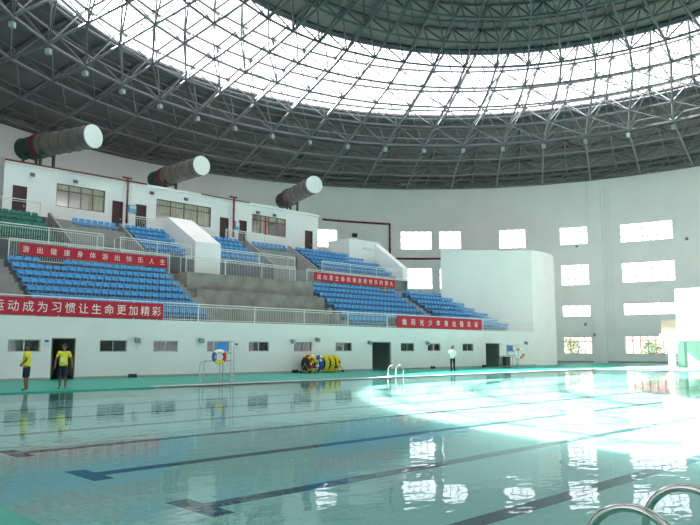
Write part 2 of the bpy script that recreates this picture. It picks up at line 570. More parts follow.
for r in (43.6, 42.5, 40.3, 38.1, 37.0, 34.0, 33.0, 32.1, 21.6, 20.5, 17.4, 16.4, 14.2, 13.2, 9.0, 5.0):
    hoop(r, 0.07, ztop(r) + 0.07).build('purlin', M['purlin'], ceil)
for r in (30.0, 28.8, 26.3, 25.0):
    hoop(r, 0.045, ztop(r) + 0.22).build('glazing_bar', M['purlin'], ceil)
gb = MB()
for k in range(96):
    a = 360*k/96
    if k % 2: gb.tube([rp(a, 32.0, ztop(32.0) + .22), rp(a, 24.1, ztop(24.1) + .22)], 0.04, 4)
gb.build('radial_glazing_bars', M['purlin'], ceil)
for r0, rad in ((24.1, 0.30), (32.1, 0.16)):
    hoop(r0, rad, ztop(r0) - 0.1, n=6).build('skylight_curb', M['steel_dark'], ceil)

# ---- double-layer space frame under the roof
truss = thing('roof_truss', 'round grey double-layer steel space frame under the domed roof', 'roof truss', (0, 0, 0))
N1 = 48
TOP = [43.4, 39.9, 36.8, 33.7, 31.0, 28.6, 26.3, 24.1]
BOT = [41.4, 38.3, 35.2, 32.25, 29.8, 27.4, 25.2]
TOPI = [24.1, 21.3, 18.4, 15.4, 12.4, 9.4, 6.4]
BOTI = [22.7, 19.8, 16.9, 13.9, 10.9, 7.9]
RC, RWB = 0.11, 0.066
def ring_part(r, z, n, off, rad, name='ring_chord', m='steel'):
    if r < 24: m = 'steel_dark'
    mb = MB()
    for k in range(n):
        mb.tube([rp(360*(k + off)/n, r, z), rp(360*(k + 1 + off)/n, r, z)], rad, 5, cap=False)
    mb.build(name, M[m], truss)
for r in TOP: ring_part(r, ztop(r) - 0.05, N1, 0, RC)
for r in BOT: ring_part(r, zbot(r), N1, 0.5, RC if r != 32.25 else 0.14)
for r in TOPI[1:]: ring_part(r, ztop(r) - 0.05, N1 if r > 15 else 24, 0, RC)
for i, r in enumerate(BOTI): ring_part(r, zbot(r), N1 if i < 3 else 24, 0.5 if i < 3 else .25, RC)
ring_part(31.7, zbot(32.25) + 0.55, N1, 0.5, 0.07)     # catwalk rail ring
ring_part(41.4, zbot(41.4) + 1.0, N1, 0.5, 0.06)
for k in range(N1):
    a, h = 360*k/N1, 360*(k + .5)/N1
    mb = MB()
    ch = TOP + (TOPI[1:] if k % 2 == 0 else [])
    mb.tube([rp(a, r, ztop(r) - 0.05) for r in ch], RC, 5)
    mb.build('upper_rib', M['steel'], truss)
    mb = MB()
    mb.tube([rp(h, r, zbot(r)) for r in BOT], RC, 5)
    mb.build('lower_rib', M['steel'], truss)
    mb = MB()
    for i, rb in enumerate(BOT):
        p = rp(h, rb, zbot(rb))
        for rt in (TOP[i], TOP[i+1]):
            for aa in (a, 360*(k+1)/N1):
                mb.tube([p, rp(aa, rt, ztop(rt) - 0.05)], RWB, 4, cap=False)
    for i in (4, 5, 6):
        mb.tube([rp(a, TOP[i], ztop(TOP[i]) - .05), rp(360*(k+1)/N1, TOP[i+1], ztop(TOP[i+1]) - .05)], RWB*.8, 4, cap=False)
        mb.tube([rp(h, BOT[i-1], zbot(BOT[i-1])), rp(360*(k+1.5)/N1, BOT[i], zbot(BOT[i]))], RWB, 4, cap=False)
    mb.build('web_bracing', M['steel'], truss)
for k in range(N1):
    a, h = 360*k/N1, 360*(k + .5)/N1
    no = 6 if k % 2 else 3          # every other crown rib stops half way
    mb = MB()
    mb.tube([rp(h, r, zbot(r)) for r in [25.2] + BOTI[:3 if k % 2 else 6]], RC, 5)
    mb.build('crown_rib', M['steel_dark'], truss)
    mb = MB()
    for i, rb in enumerate(BOTI):
        if i >= 3 and k % 2: break
        p = rp(h, rb, zbot(rb))
        for rt in (TOPI[i], TOPI[i+1]):
            for aa in (a, 360*(k + (1 if i < 3 else 2))/N1):
                mb.tube([p, rp(aa, rt, ztop(rt) - 0.05)], RWB*1.15, 4, cap=False)
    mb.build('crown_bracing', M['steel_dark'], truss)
# small lattice between the rim ring and the rail ring above it
for k in range(N1):
    mb = MB()
    for q in range(2):
        a0, a1 = 360*(k + .5 + q*.5)/N1, 360*(k + 1 + q*.5)/N1
        am = (a0 + a1)/2
        mb.tube([rp(am, 41.4, zbot(41.4)), rp(a0, 41.4, zbot(41.4) + 1.0)], RWB, 4, cap=False)
        mb.tube([rp(am, 41.4, zbot(41.4)), rp(a1, 41.4, zbot(41.4) + 1.0)], RWB, 4, cap=False)
        mb.tube([rp(am, 41.4, zbot(41.4)), rp(am, 43.9, zbot(41.4) + .7)], RWB, 4, cap=False)
    mb.build('rim_lattice', M['steel'], truss)

# floodlights under the catwalk ring
fl = [k for k in range(N1) if -1 <= 360*(k + .5)/N1 <= 136]
fl = sorted(fl, reverse=True)
for i, k in enumerate(fl):
    h = 360*(k + .5)/N1
    t = thing('floodlight', 'small pale floodlight under the dark roof ring, %s along from the left' % ORD[i+1], 'floodlight',
              rp(h, 32.25, zbot(32.25) - 0.14), radians(h), 'floodlights under the roof ring')
    mb = MB(); mb.box(-0.03, 0.03, -0.03, 0.03, -0.28, 0.0); mb.build('bracket', M['steel'], t)
    mb = MB(); mb.prism_z([(-.2, -.16), (.15, -.2), (.15, .2), (-.2, .16)], -0.66, -0.28); mb.build('housing', M['lampbox'], t)

# ---- grandstand
def opening_wall(name, y0, y1, x0, x1, z0, z1, holes, m):
    """straight wall along x with rectangular openings (xa, xb, za, zb)"""
    mb = MB()
    xs = sorted({x0, x1} | {h_[0] for h_ in holes} | {h_[1] for h_ in holes})
    zs = sorted({z0, z1} | {h_[2] for h_ in holes} | {h_[3] for h_ in holes})
    inside = lambda x, z: any(h_[0] < x < h_[1] and h_[2] < z < h_[3] for h_ in holes)
    vid = {}
    vs, fs = [], []
    def V(x, y, z):
        k_ = (x, y, z)
        if k_ not in vid: vid[k_] = len(vs); vs.append(k_)
        return vid[k_]
    def solid(i, j):
        return 0 <= i < len(xs)-1 and 0 <= j < len(zs)-1 and not inside((xs[i]+xs[i+1])/2, (zs[j]+zs[j+1])/2)
    for i in range(len(xs)-1):
        for j in range(len(zs)-1):
            if not solid(i, j): continue
            a, b, c, d = xs[i], xs[i+1], zs[j], zs[j+1]
            fs.append((V(a, y0, c), V(b, y0, c), V(b, y0, d), V(a, y0, d)))
            fs.append((V(a, y1, c), V(a, y1, d), V(b, y1, d), V(b, y1, c)))
            if not solid(i-1, j): fs.append((V(a, y0, c), V(a, y0, d), V(a, y1, d), V(a, y1, c)))
            if not solid(i+1, j): fs.append((V(b, y0, c), V(b, y1, c), V(b, y1, d), V(b, y0, d)))
            if not solid(i, j-1): fs.append((V(a, y0, c), V(a, y1, c), V(b, y1, c), V(b, y0, c)))
            if not solid(i, j+1): fs.append((V(a, y0, d), V(b, y0, d), V(b, y1, d), V(a, y1, d)))
    mb.add(vs, fs)
    return struct(mb.build(name, m))

LOWWIN = [(12.05, 13.6), (16.7, 18.25), (19.85, 21.4), (23.4, 25.0), (26.45, 28.05), (30.15, 31.75), (33.95, 35.55), (40.85, 42.45), (44.1, 45.75), (48.75, 50.3)]
LOWDOOR = [(14.15, 15.4), (37.65, 39.75), (52.1, 54.3)]
holes = [(a, b, 1.4, 2.04) for a, b in LOWWIN] + [(a, b, 0.0, 2.12) for a, b in LOWDOOR]
opening_wall('wall_stand', D, D + 0.25, 2.0, 60.4, 0.0, 3.0, holes, M['white'])
sb = MB(); sb.box(2.0, 60.4, D - 0.03, D + 1.6, 3.0, 3.2)
struct(sb.build('trim_6', M['white']))
bb = MB()
xs_ = [2.0] + [v for d_ in LOWDOOR for v in d_] + [60.4]
for i in range(0, len(xs_), 2): bb.box(xs_[i], xs_[i+1], D - 0.03, D, 0.0, 0.12)
struct(bb.build('baseboard_stand', M['dark']))
# rooms under the stand: back wall and partitions
rb_ = MB()
rb_.box(2.0, 60.4, 40.0, 40.2, 0, 3.0)
for x in (2.0, 13.85, 15.75, 22.2, 29.2, 36.6, 40.3, 47.2, 51.6, 54.7, 60.2): rb_.box(x, x + .15, D + .25, 40.0, 0, 3.0)
struct(rb_.build('wall_under_stand', M['dark']))
for i, (a, b) in enumerate(LOWWIN):
    wn += 1
    root = struct(thing('window_%d' % wn, None, None, ((a + b)/2, D + 0.1, 1.4)))
    hw = (b - a)/2
    mb = MB()
    for x0, x1, z0, z1 in ((-hw, hw, 0, .05), (-hw, hw, .59, .64), (-hw, -hw + .05, 0, .64), (hw - .05, hw, 0, .64), (-.03, .03, 0, .64)):
        mb.box(x0, x1, -.03, .03, z0, z1)
    mb.build('window_frame', M['frame_w'] if i % 2 else M['chrome2'], root)
    mb = MB(); mb.add([(-hw, .0, 0), (hw, .0, 0), (hw, .0, .64), (-hw, .0, .64)], [(0, 1, 2, 3)])
    mb.build('window_pane', M['pane'], root)
    mb = MB()
    s0, s1 = [(-hw, 0.02), (-.05, hw), (-.25, .3), (-hw, -.3), (-hw, hw), (-.2, hw), (-hw, hw), (-.1, .4), (-hw, .2), (-hw, hw)][i]
    npl = 10
    vs = []; fs = []
    for k in range(npl + 1):
        x = s0 + (s1 - s0)*k/npl; y = 0.12 + 0.02*(k % 2)
        vs += [(x, y, 0.02), (x, y, 0.62)]
    for k in range(npl): fs.append((2*k, 2*k+2, 2*k+3, 2*k+1))
    mb.add(vs, fs)
    mb.build('blind', M['grey_curtain'] if i != 0 else M['mint'], root)
for i, (a, b) in enumerate(LOWDOOR):
    root = struct(thing('door_%d' % (i + 1), None, None, ((a + b)/2, D, 0)))
    hw = (b - a)/2
    mb = MB()
    for x0, x1, z0, z1 in ((-hw, -hw + .06, 0, 2.12), (hw - .06, hw, 0, 2.12), (-hw, hw, 2.06, 2.12)): mb.box(x0, x1, .02, .2, z0, z1)
    mb.build('door_frame', M['frame_w'] if i else M['frame_b'], root)
    mb = MB(); mb.box(-hw + .06, -hw + .11, .25, .25 + min(1.1, hw*1.6), 0.02, 2.05)
    lf = mb.build('door_leaf', M['door'] if i == 0 else M['dark'], root)
    mb = MB(); mb.box(-hw + .11, -hw + .16, 1.0, 1.1, 1.0, 1.06); mb.build('door_handle', M['chrome2'], lf)

TR, RI = 0.85, 0.5
Y1 = 37.0
def tier(x0, x1, rows, y0, zf, tr, ri, yback, zback, ybase, zbase, m, name='grandstand', x1s=None):
    prof = [(ybase, zbase), (ybase, zf)]
    y, z = y0, zf
    for k in range(rows - 1):
        y += tr
        prof.append((y, z)); z += ri; prof.append((y, z))
    y += tr
    prof.append((y, z)); prof.append((y, zback)); prof.append((yback, zback)); prof.append((yback, zbase))
    mb = MB(); mb.prism_x(prof, x0, x1)
    return struct(mb.build(name, m))
ZA = 6.75         # cross aisle
lowtop = Y1 + 7*TR   # 42.95
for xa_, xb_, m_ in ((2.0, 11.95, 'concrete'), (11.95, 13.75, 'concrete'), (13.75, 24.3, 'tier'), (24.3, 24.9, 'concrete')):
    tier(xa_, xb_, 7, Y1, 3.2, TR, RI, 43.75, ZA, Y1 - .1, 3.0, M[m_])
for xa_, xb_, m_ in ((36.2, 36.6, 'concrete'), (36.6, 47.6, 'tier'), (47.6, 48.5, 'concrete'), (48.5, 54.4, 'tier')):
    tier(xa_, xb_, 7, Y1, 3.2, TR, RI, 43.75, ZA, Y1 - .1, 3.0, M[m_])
# right end of the lower tier, cut back along the angled block
for k in range(7):
    mb = MB()
    mb.box(54.4, 58.35 - 0.62*k, Y1 + TR*k, Y1 + TR*(k + 1), 3.0, 3.2 + RI*k)
    struct(mb.build('grandstand', M['concrete']))
# rostrum in the gap: three big bare concrete steps
mb = MB()
mb.prism_x([(36.9, 3.0), (36.9, 3.2), (39.3, 3.2), (39.3, 4.45), (40.0, 4.45), (40.0, 5.5), (41.3, 5.55), (41.3, 6.75), (43.75, 6.75), (43.75, 3.0)], 24.9, 36.2)
struct(mb.build('rostrum_steps', M['podium']))
# aisle stairs: half steps between the seat blocks
def stairs(x0, x1, name='trim_7'):
    mb = MB()
    for k in range(1, 7):
        y = Y1 + TR*k
        mb.box(x0, x1, y - 0.42, y, 3.2 + RI*(k-1), 3.2 + RI*(k-1) + 0.25)
    struct(mb.build(name, M['concrete']))
stairs(12.0, 13.7); stairs(24.35, 25.0, 'trim_8'); stairs(47.65, 48.45, 'trim_9')

# upper tier
ZU, TU, RU, YU = 8.0, 0.80, 0.46, 43.9
UB = YU + 5*TU      # 47.9
ZUB = 10.45         # upper walkway
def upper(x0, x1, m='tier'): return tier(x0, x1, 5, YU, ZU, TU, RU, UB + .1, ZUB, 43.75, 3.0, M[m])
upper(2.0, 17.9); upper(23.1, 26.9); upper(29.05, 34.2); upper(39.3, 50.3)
for x0, x1 in ((17.9, 23.1), (34.2, 39.3)):        # vomitories: low floor and back wall
    mb = MB(); mb.prism_x([(43.75, 3.0), (43.75, 8.0), (46.6, 8.0), (46.6, 9.84), (47.9, 9.84), (48.0, ZUB), (48.0, 3.0)], x0, x1)
    struct(mb.build('grandstand', M['concrete']))
mb = MB(); mb.prism_x([(43.6, 3.0), (43.6, 9.3), (47.7, 11.65), (48.0, 11.65), (48.0, 3.0)], 26.9, 29.05)
struct(mb.build('stair_wall', M['wall']))
for x, h0 in ((17.95, 9.0), (23.0, 8.9), (34.25, 8.9), (38.9, 8.9)):      # sloped stair parapets
    mb = MB(); mb.prism_x([(43.9, 8.0), (43.9, h0 - 0.6), (47.7, h0 + 1.75), (47.9, h0 + 1.75), (47.9, 8.0)], x, x + .14)
    struct(mb.build('stair_parapet', M['concrete']))
# right end: plant box and its sloped parapet
mb = MB(); mb.prism_x([(47.4, 9.0), (47.4, 12.1), (50.4, 12.1), (50.4, 9.0)], 46.1, 50.3)
struct(mb.build('end_room', M['facade']))
mb = MB(); mb.prism_x([(43.75, 3.0), (43.75, 9.2), (47.7, 12.1), (48.2, 12.1), (48.2, 3.0)], 49.6, 50.35)
struct(mb.build('stair_parapet', M['wall']))
mb = MB(); mb.box(48.0, 49.4, 47.3, 47.4, 11.2, 11.4)
tag(mb.build('air_vent', M['sign_w']), 'long narrow grey vent on the small white room at the stand end', 'vent')

# angled block closing the stand at the right
arc_ = [(60.5, 36.5), (62.5, 36.35), (64.8, 36.75), (67.0, 37.75), (69.2, 39.2), (71.2, 41.2), (72.8, 43.6), (73.6, 46.4)]
mb = MB(); mb.prism_z([(54.0, 42.65), *arc_, (62.5, 47.9)], 0.0, 11.25)
struct(mb.build('wall_block', M['white']))

# ---- upper facade: white building on top of the stand
FX0, FX1, FY, FZ = 15.84, 44.82, 50.5, 14.4
FWIN = [(19.47, 23.15, 11.85, 13.54), (27.45, 32.6, 11.88, 13.6), (36.9, 40.82, 11.92, 13.66)]
FDOOR = [(16.46, 17.42), (23.74, 24.6), (25.68, 26.58), (33.51, 34.39), (35.49, 36.33), (43.16, 44.12)]
opening_wall('wall_upper', FY, FY + .25, FX0, FX1, ZUB, FZ, FWIN + [(a, b, ZUB, 12.9) for a, b in FDOOR], M['facade'])
def arcpoly(r, x0, x1, y0):
    a0 = math.degrees(math.acos((x1 - CX)/r)); a1 = math.degrees(math.acos((x0 - CX)/r))
    return [(x0, y0), (x1, y0)] + [pol(a0 + (a1 - a0)*i/12, r, 0)[:2] for i in range(13)]
mb = MB(); mb.prism_z(arcpoly(RW - .02, FX0, FX1, FY - 0.15), FZ, FZ + .2)
struct(mb.build('ceiling_upper', M['facade']))
mb = MB(); mb.prism_z(arcpoly(RW - .02, FX0, FX1, UB + .1), ZUB - .25, ZUB)
mb.box(FX1, 50.3, UB + .1, 52.5, ZUB - .25, ZUB); mb.box(2.0, FX0, UB + .1, 52.0, ZUB - .25, ZUB)
struct(mb.build('floor_upper', M['concrete']))
mb = MB()
for x in (FX0, FX1 - .25): mb.box(x, x + .25, FY + .25, 63.4, ZUB, FZ)
for x in (24.9, 35.0): mb.box(x, x + .15, FY + .25, 64.5, ZUB, FZ)
struct(mb.build('wall_upper_side', M['facade']))
mb = MB(); mb.box(FX0 - .05, 26.5, FY - .19, FY - .13, FZ + .12, FZ + .24); mb.box(31.5, 36.5, FY - .19, FY - .13, FZ + .12, FZ + .22)
struct(mb.build('trim_10', M['pipe']))
for i, (a, b, z0, z1) in enumerate(FWIN):
    wn += 1
    root = struct(thing('window_%d' % wn, None, None, ((a + b)/2, FY + .08, z0)))
    hw, h = (b - a)/2, z1 - z0
    mb = MB()
    for z in (0, h - .06, h*0.70): mb.box(-hw, hw, -.03, .03, z, z + .06)
    nm = 4
    for k in range(nm + 1):
        x = -hw + (2*hw - .06)*k/nm
        mb.box(x, x + .06, -.03, .03, 0, h)
    mb.build('window_frame', M['frame_b'], root)
    mb = MB(); mb.add([(-hw, .01, 0), (hw, .01, 0), (hw, .01, h), (-hw, .01, h)], [(0, 1, 2, 3)])
    mb.build('window_pane', M['pane_clear'], root)
    # curtains: upper valance over everything, side drapes
    def drape(x0, x1, z0_, z1_, mname):
        mb = MB(); n = max(6, int((x1 - x0)/0.12)); vs = []; fs = []
        for k in range(n + 1):
            x = x0 + (x1 - x0)*k/n; y = .16 + .05*(k % 2)
            vs += [(x, y, z0_), (x, y, z1_)]
        for k in range(n): fs.append((2*k, 2*k+2, 2*k+3, 2*k+1))
        mb.add(vs, fs); mb.build('curtain', M[mname], root)
    if i == 0:
        drape(-hw, hw, h*.70, h, 'curtain'); drape(hw*.35, hw, 0, h*.7, 'curtain')
    elif i == 1:
        drape(-hw, hw, h*.42, h, 'curtain'); drape(-hw*.45, hw, 0, h*.42, 'curtain')
    else:
        drape(-hw, -hw*.85, 0, h, 'curtain'); drape(-hw*.6, hw*.05, 0, h, 'curtain'); drape(hw*.05, hw, h*.72, h, 'curtain')
    if i == 2:
        mb = MB(); mb.box(-.35, -.2, .10, .13, 0, h); mb.build('red_strip', M['banner'], root)
for i, (a, b) in enumerate(FDOOR):
    root = struct(thing('door_%d' % (i + 4), None, None, ((a + b)/2, FY, ZUB)))
    hw = (b - a)/2
    mb = MB()
    for x0, x1, z0, z1 in ((-hw, -hw + .06, 0, 2.45), (hw - .06, hw, 0, 2.45), (-hw, hw, 2.39, 2.45)): mb.box(x0, x1, -.02, .12, z0, z1)
    mb.build('door_frame', M['door'], root)
    mb = MB(); mb.box(-hw + .06, hw - .06, .05, .10, 0.01, 2.39)
    lf = mb.build('door_leaf', M['door'], root)
    mb = MB(); mb.box(hw - .2, hw - .12, -.02, .05, 1.0, 1.12); mb.build('door_handle', M['chrome2'], lf)

# outside: paving, shrubs and a pink house seen through the low windows
mb = MB()
N = 64
vs = [pol(360*k/N, RW + .35, -0.05) for k in range(N)] + [pol(360*k/N, 160, -0.05) for k in range(N)]
mb.add(vs, [(k, (k+1) % N, N + (k+1) % N, N + k) for k in range(N)])
struct(mb.build('ground', M['ground']))
def shrub(a, r, h, label):
    t = thing('shrub', label, 'shrub', pol(a, r, -0.05))
    mb = MB()
    for k in range(5):
        q = random.uniform(0, 2*pi)
        mb.tube([(0, 0, 0), (cos(q)*.3, sin(q)*.3, h*.5), (cos(q)*.5, sin(q)*.5, h*.85)], [.06, .04, .02], 5)
    mb.build('stem', M['bark'], t)
    mb = MB()
    for k in range(420):
        q, f_, zz = random.uniform(0, 2*pi), sqrt(random.random()), random.uniform(.15, 1)
        rr = f_*h*.5*(1.1 - abs(zz - .55)*1.2)
        c = Vector((cos(q)*rr, sin(q)*rr, zz*h))
        d = Vector((random.gauss(0, 1), random.gauss(0, 1), random.gauss(0, .6))).normalized()
        e = d.cross(Vector((random.gauss(0, 1), random.gauss(0, 1), random.gauss(0, 1)))).normalized()
        s_ = random.uniform(.12, .24)
        mb.add([c - d*s_, c + e*s_*.4, c + d*s_, c - e*s_*.4], [(0, 1, 2, 3)])
    mb.build('foliage', M['leaf'], t)
shrub(23.4, 47.2, 2.9, 'green leafy shrub outside the left of the two ground floor windows')
shrub(12.6, 48.5, 2.4, 'leafy shrub outside the wide ground floor window near the diving tower')
t = thing('house', 'pale pink house outside behind the ground floor windows', 'house', pol(16, 75, -0.05), radians(16))
mb = MB(); mb.box(-4, 4, -14, 14, 0, 5.6); wl = mb.build('house_wall', M['house'], t)
mb = MB(); mb.prism_x([(-14.6, 5.6), (14.6, 5.6), (14.6, 5.9), (-14.6, 5.9)], -4.5, 4.5); mb.build('roof', M['beige'], t)
for y in (-10, -5, 0, 5, 10):
    mb = MB(); mb.box(-4.05, -3.95, y - .8, y + .8, 1.0, 2.6); mb.build('house_window', M['dark'], t)

# diving tower at the far right
mb = MB(); mb.box(56.0, 74.0, 4.0, 26.8, 0.0, 0.06)
struct(mb.build('trim_11', M['coping']))
tw = thing('diving_tower', 'white concrete diving tower with mint underside at the far pool end', 'diving tower', (58.5, 20.0, 0.06))
mb = MB(); mb.box(-1.0, 8.0, -11.0, 3.28, 2.2, 2.72); mb.build('platform_slab', M['tower'], tw)
mb = MB(); mb.box(-.7, 8.0, -11.0, 2.0, 2.72, 6.3); mb.build('upper_block', M['tower'], tw)
mb = MB(); mb.box(-.68, 5.0, 2.0, 3.2, 2.72, 3.86); mb.build('side_panel', M['beige'], tw)
def arch_leg(y0, y1, x0, x1):
    mb = MB()
    pr = [(y0, 0), (y0, 1.75), (y0 - .12, 2.0), (y0 - .3, 2.2), (y1 - .1, 2.2), (y1, 2.0), (y1, 0)]
    mb.prism_x(pr, x0, x1); return mb
mb = arch_leg(3.02, 2.68, 0.0, .7); mb.build('column', M['tower'], tw)
mb = arch_leg(2.52, 2.0, 0.6, 1.3); mb.build('column', M['mint'], tw)
mb = MB(); mb.box(2.6, 2.9, -11.0, 2.5, 0, 2.2); mb.build('back_panel', M['mint'], tw)
mb = MB(); mb.prism_x([(1.9, 0), (1.1, 0), (1.35, .5), (1.6, .6)], 2.3, 2.6); mb.build('white_wedge', M['tower'], tw)  # flat white wedge standing against the mint back panel

# ================================================================== PIPES, DUCTS
mb = MB()
R_ = RW - .12
pts = [pol(62.0 - (62.0 - 51.0)*i/10, R_, 17.45 - .03*i) for i in range(11)]
mb.tube(pts, .12, 8)
mb.tube([pol(51.0, R_, 17.2), pol(51.0, R_, 12.8)], .12, 8)
mb.tube([pol(51.0 - (51.0 - 37.0)*i/10, R_, 12.8) for i in range(11)], .12, 8)
for a, z in ((59.3, 17.36), (55.2, 17.25), (51.0, 15.2), (51.0, 14.0), (47, 12.8), (43.5, 12.8)):
    mb.torus(pol(a, R_, z), (0, 0, 1) if z in (15.2, 14.0) else (-sin(radians(a)), cos(radians(a)), 0), .13, .05, 12, 6)
tag(mb.build('wall_pipe', M['pipe'], smooth=True), 'dark red pipe stepping down along the round wall above the stand', 'pipe')
for x, l in ((24.8, 'dark red vertical pipe on the white facade beside the second and third doors'), (34.72, 'dark red vertical pipe on the white facade beside the right doors')):
    mb = MB()
    mb.tube([(x, FY - .3, 11.2), (x, FY - .3, FZ + .4)], .085, 8)
    mb.tube([(x - .45, FY - .3, FZ + .38), (x + .3, FY - .3, FZ + .38)], .085, 8)
    for z in (11.4, 12.6, 13.7): mb.torus((x, FY - .3, z), (0, 0, 1), .09, .035, 10, 6)
    tag(mb.build('vertical_pipe', M['pipe'], smooth=True), l, 'pipe')
for x0, x1, z0, z1, l in ((25.05, 25.65, 12.15, 12.72, 'pale blue hose box on the facade by the left red pipe'), (34.98, 35.46, 11.95, 12.7, 'pale blue hose box on the facade by the right red pipe')):
    t = thing('hose_box', l, 'hose box', ((x0 + x1)/2, FY, z0))
    hw = (x1 - x0)/2
    mb = MB(); mb.box(-hw, hw, -.18, 0, 0, z1 - z0); mb.build('case', M['bluebox'], t)
    mb = MB(); mb.box(-hw + .06, hw - .06, -.2, -.18, .3, z1 - z0 - .06); mb.build('front_glass', M['sign_w'], t)

def duct(Bp, Fp, z, r, label):
    B, F = Vector((*Bp, z)), Vector((*Fp, z))
    L = (F - B).length
    az = atan2(F.y - B.y, F.x - B.x)
    t = thing('air_duct', label, 'air duct', (B.x, B.y, FZ + .2), az, 'ventilation ducts on the facade roof')
    zz = z - FZ - .2
    def cyl(x0, x1, ra, rb, m, name):
        mb = MB(); mb.tube([(x0, 0, zz), (x1, 0, zz)], [ra, rb], 28)
        return mb.build(name, m, t)
    f0 = cyl(0, 1.5, r*.93, r*.93, M['fan'], 'fan_housing')
    for x in (0.0, 0.75, 1.42):
        mb = MB(); mb.torus((x, 0, zz), (1, 0, 0), r*.95, .05, 28, 6); mb.build('fan_rib', M['fan'], t)
    cyl(1.5, 2.0, r*1.13, r*1.13, M['flange'], 'flange')
    body = cyl(2.0, L - .1, r, r, M['duct'], 'duct_body')
    n = 5
    for k in range(n):
        x = 2.0 + (L - 2.3)*(k + .6)/n
        mb = MB(); mb.torus((x, 0, zz), (1, 0, 0), r, .045, 28, 6); mb.build('duct_seam', M['purlin'], body)
    mb = MB(); mb.tube([(L - .1, 0, zz), (L, 0, zz)], [r*1.03, r*1.03], 32); mb.build('end_cap', M['cap'], t)
    for x in (.75, 2.6):
        mb = MB()
        for s_ in (-1, 1): mb.box(x - .08, x + .08, s_*r*.7 - .08, s_*r*.7 + .08, 0, zz - r*.60)
        mb.box(x - .1, x + .1, -r*.8, r*.8, zz - r*.85 - .15, zz - r*.8)
        mb.build('support_frame', M['fan'], t)
duct((18.2, 54.0), (20.6, 47.2), 16.55, .82, 'long galvanised round duct with white cap and green fan, leftmost on the facade roof')
duct((30.45, 56.4), (30.64, 49.0), 16.65, .78, 'grey round duct with white cap, middle of three on the facade roof')
duct((44.0, 55.0), (41.6, 47.4), 16.6, .78, 'grey round duct with white cap at the right end of the facade roof')

# small fittings
def small_lamp(p, ny, label, s=.14):
    t = thing('wall_lamp', label, 'wall lamp', p)
    mb = MB(); mb.box(-.03, .03, -.10, 0, .0, .06); mb.build('bracket', M['steel'], t)
    mb = MB(); mb.prism_x([(-.10, -.06), (-.32, -.16), (-.36, .08), (-.12, .16)], -s, s); mb.build('head', M['lampbox'] if ny else M['steel'], t)
for i, (x, z) in enumerate(((17.66, 13.8), (20.74, 13.82), (26.9, 13.93), (30.0, 13.9), (37.4, 13.8), (39.3, 13.8))):
    small_lamp((x, FY, z), 0, 'tiny grey lamp high on the white facade, %s from the left' % ORD[i+1], .13)
for i, (x, z) in enumerate(((18.75, 2.05), (22.85, 2.05), (29.9, 2.05), (32.06, 2.2), (37.2, 2.03), (43.9, 2.02), (58.4, 2.15))):
    small_lamp((x, D, z), 1, 'small grey lamp on the lower stand wall, %s from the left' % ORD[i+1], .13)
for x, z, l in ((13.9, 1.85, 'small blue and white notice beside the leftmost dark doorway'), (25.5, 1.75, 'small blue and white notice right of the nearer lifeguard chair')):
    t = thing('notice', l, 'notice', (x, D, z))
    mb = MB(); mb.box(-.14, .14, -.02, 0, -.2, .2); mb.build('plate', M['sign_w'], t)
    mb = MB(); mb.box(-.1, .1, -.026, -.02, .05, .16); mb.build('blue_field', M['buoy_b'], t)
for x, l in ((18.6, 'black floor vent box by the stand wall under the second window'), (30.2, 'black box on the floor left of the lane rope reel'), (44.6, 'black box at the wall foot left of the standing man in white'), (51.7, 'black box at the wall foot beside the far doorway')):
    mb = MB(); mb.prism_x([(-.15, 0), (-.15, .14), (-.08, .2), (0, .2), (0, 0)], -.22, .22)
    tag(mb.build('floor_box', M['black'], loc=(x, D - .03, 0.0)), l, 'box')
mb = MB(); mb.prism_x([(-.2, 0), (-.35, .1), (-.35, .45), (-.1, .5), (0, .5), (0, 0)], -.3, .3)
o = tag(mb.build('loudspeaker', M['black'], loc=pol(56.8, RW - .2, 15.35)), 'black loudspeaker on the round wall above the small white room', 'loudspeaker')
o.rotation_euler = (0, 0, radians(56.8 - 90))
for a, z, l in ((6.25, 13.6, 'small dark camera on the bright wall at the far right'), (21.7, 13.7, 'small dark camera under the top window right of the angled block'), (20.9, 4.35, 'small dark camera on the round wall above the ground floor window'), (19.6, 3.1, 'small grey box on the tall wall column')):
    mb = MB(); mb.prism_x([(-.35, 0), (-.35, .22), (-.05, .3), (0, .3), (0, -.05), (-.05, -.05)], -.12, .12)
    o = tag(mb.build('wall_camera', M['lampbox'], loc=pol(a, RW - (.26 if a == 19.6 else .01), z)), l, 'camera'); o.rotation_euler = (0, 0, radians(a - 90))

# ================================================================== RAILINGS
def railing(xa, xb, y, z, h, posts, label, baluster=0.14, rails=(1.0, .86, .08), ends=()):
    t = thing('railing', label, 'railing', (xa, y, z), 0, 'white steel railings of the stand')
    L = xb - xa
    for i, f in enumerate(rails):
        mb = MB(); mb.tube([(0, 0, h*f), (L, 0, h*f)], .035 if i == 0 else .022, 6)
        mb.build('handrail' if i == 0 else 'rail', M['rail'], t)
    n = max(1, round(L/posts))
    for k in range(n + 1):
        mb = MB(); mb.tube([(L*k/n, 0, 0), (L*k/n, 0, h)], .04, 6); mb.build('post', M['rail'], t)
    if baluster:
        for k in range(n):
            mb = MB()
            x = L*k/n + baluster
            while x < L*(k + 1)/n - .05:
                mb.tube([(x, 0, h*rails[-1]), (x, 0, h*rails[1])], .011, 4, cap=False)
                x += baluster
            mb.build('baluster_panel', M['rail'], t)
    for side, dy in ends:
        mb = MB(); x = 0 if side == 'l' else L
        mb.tube([(x, 0, h), (x, dy, h), (x, dy, 0)], .035, 6); mb.build('return_rail', M['rail'], t)
    return t
railing(2.0, 60.2, D + .1, 3.2, 1.02, 4.1, 'long white railing along the top of the lower stand wall')
railing(14.0, 24.5, 43.0, ZA, 1.28, 3.5, 'white railing behind the health banner of the left seat block', rails=(1.0, .9, .05))
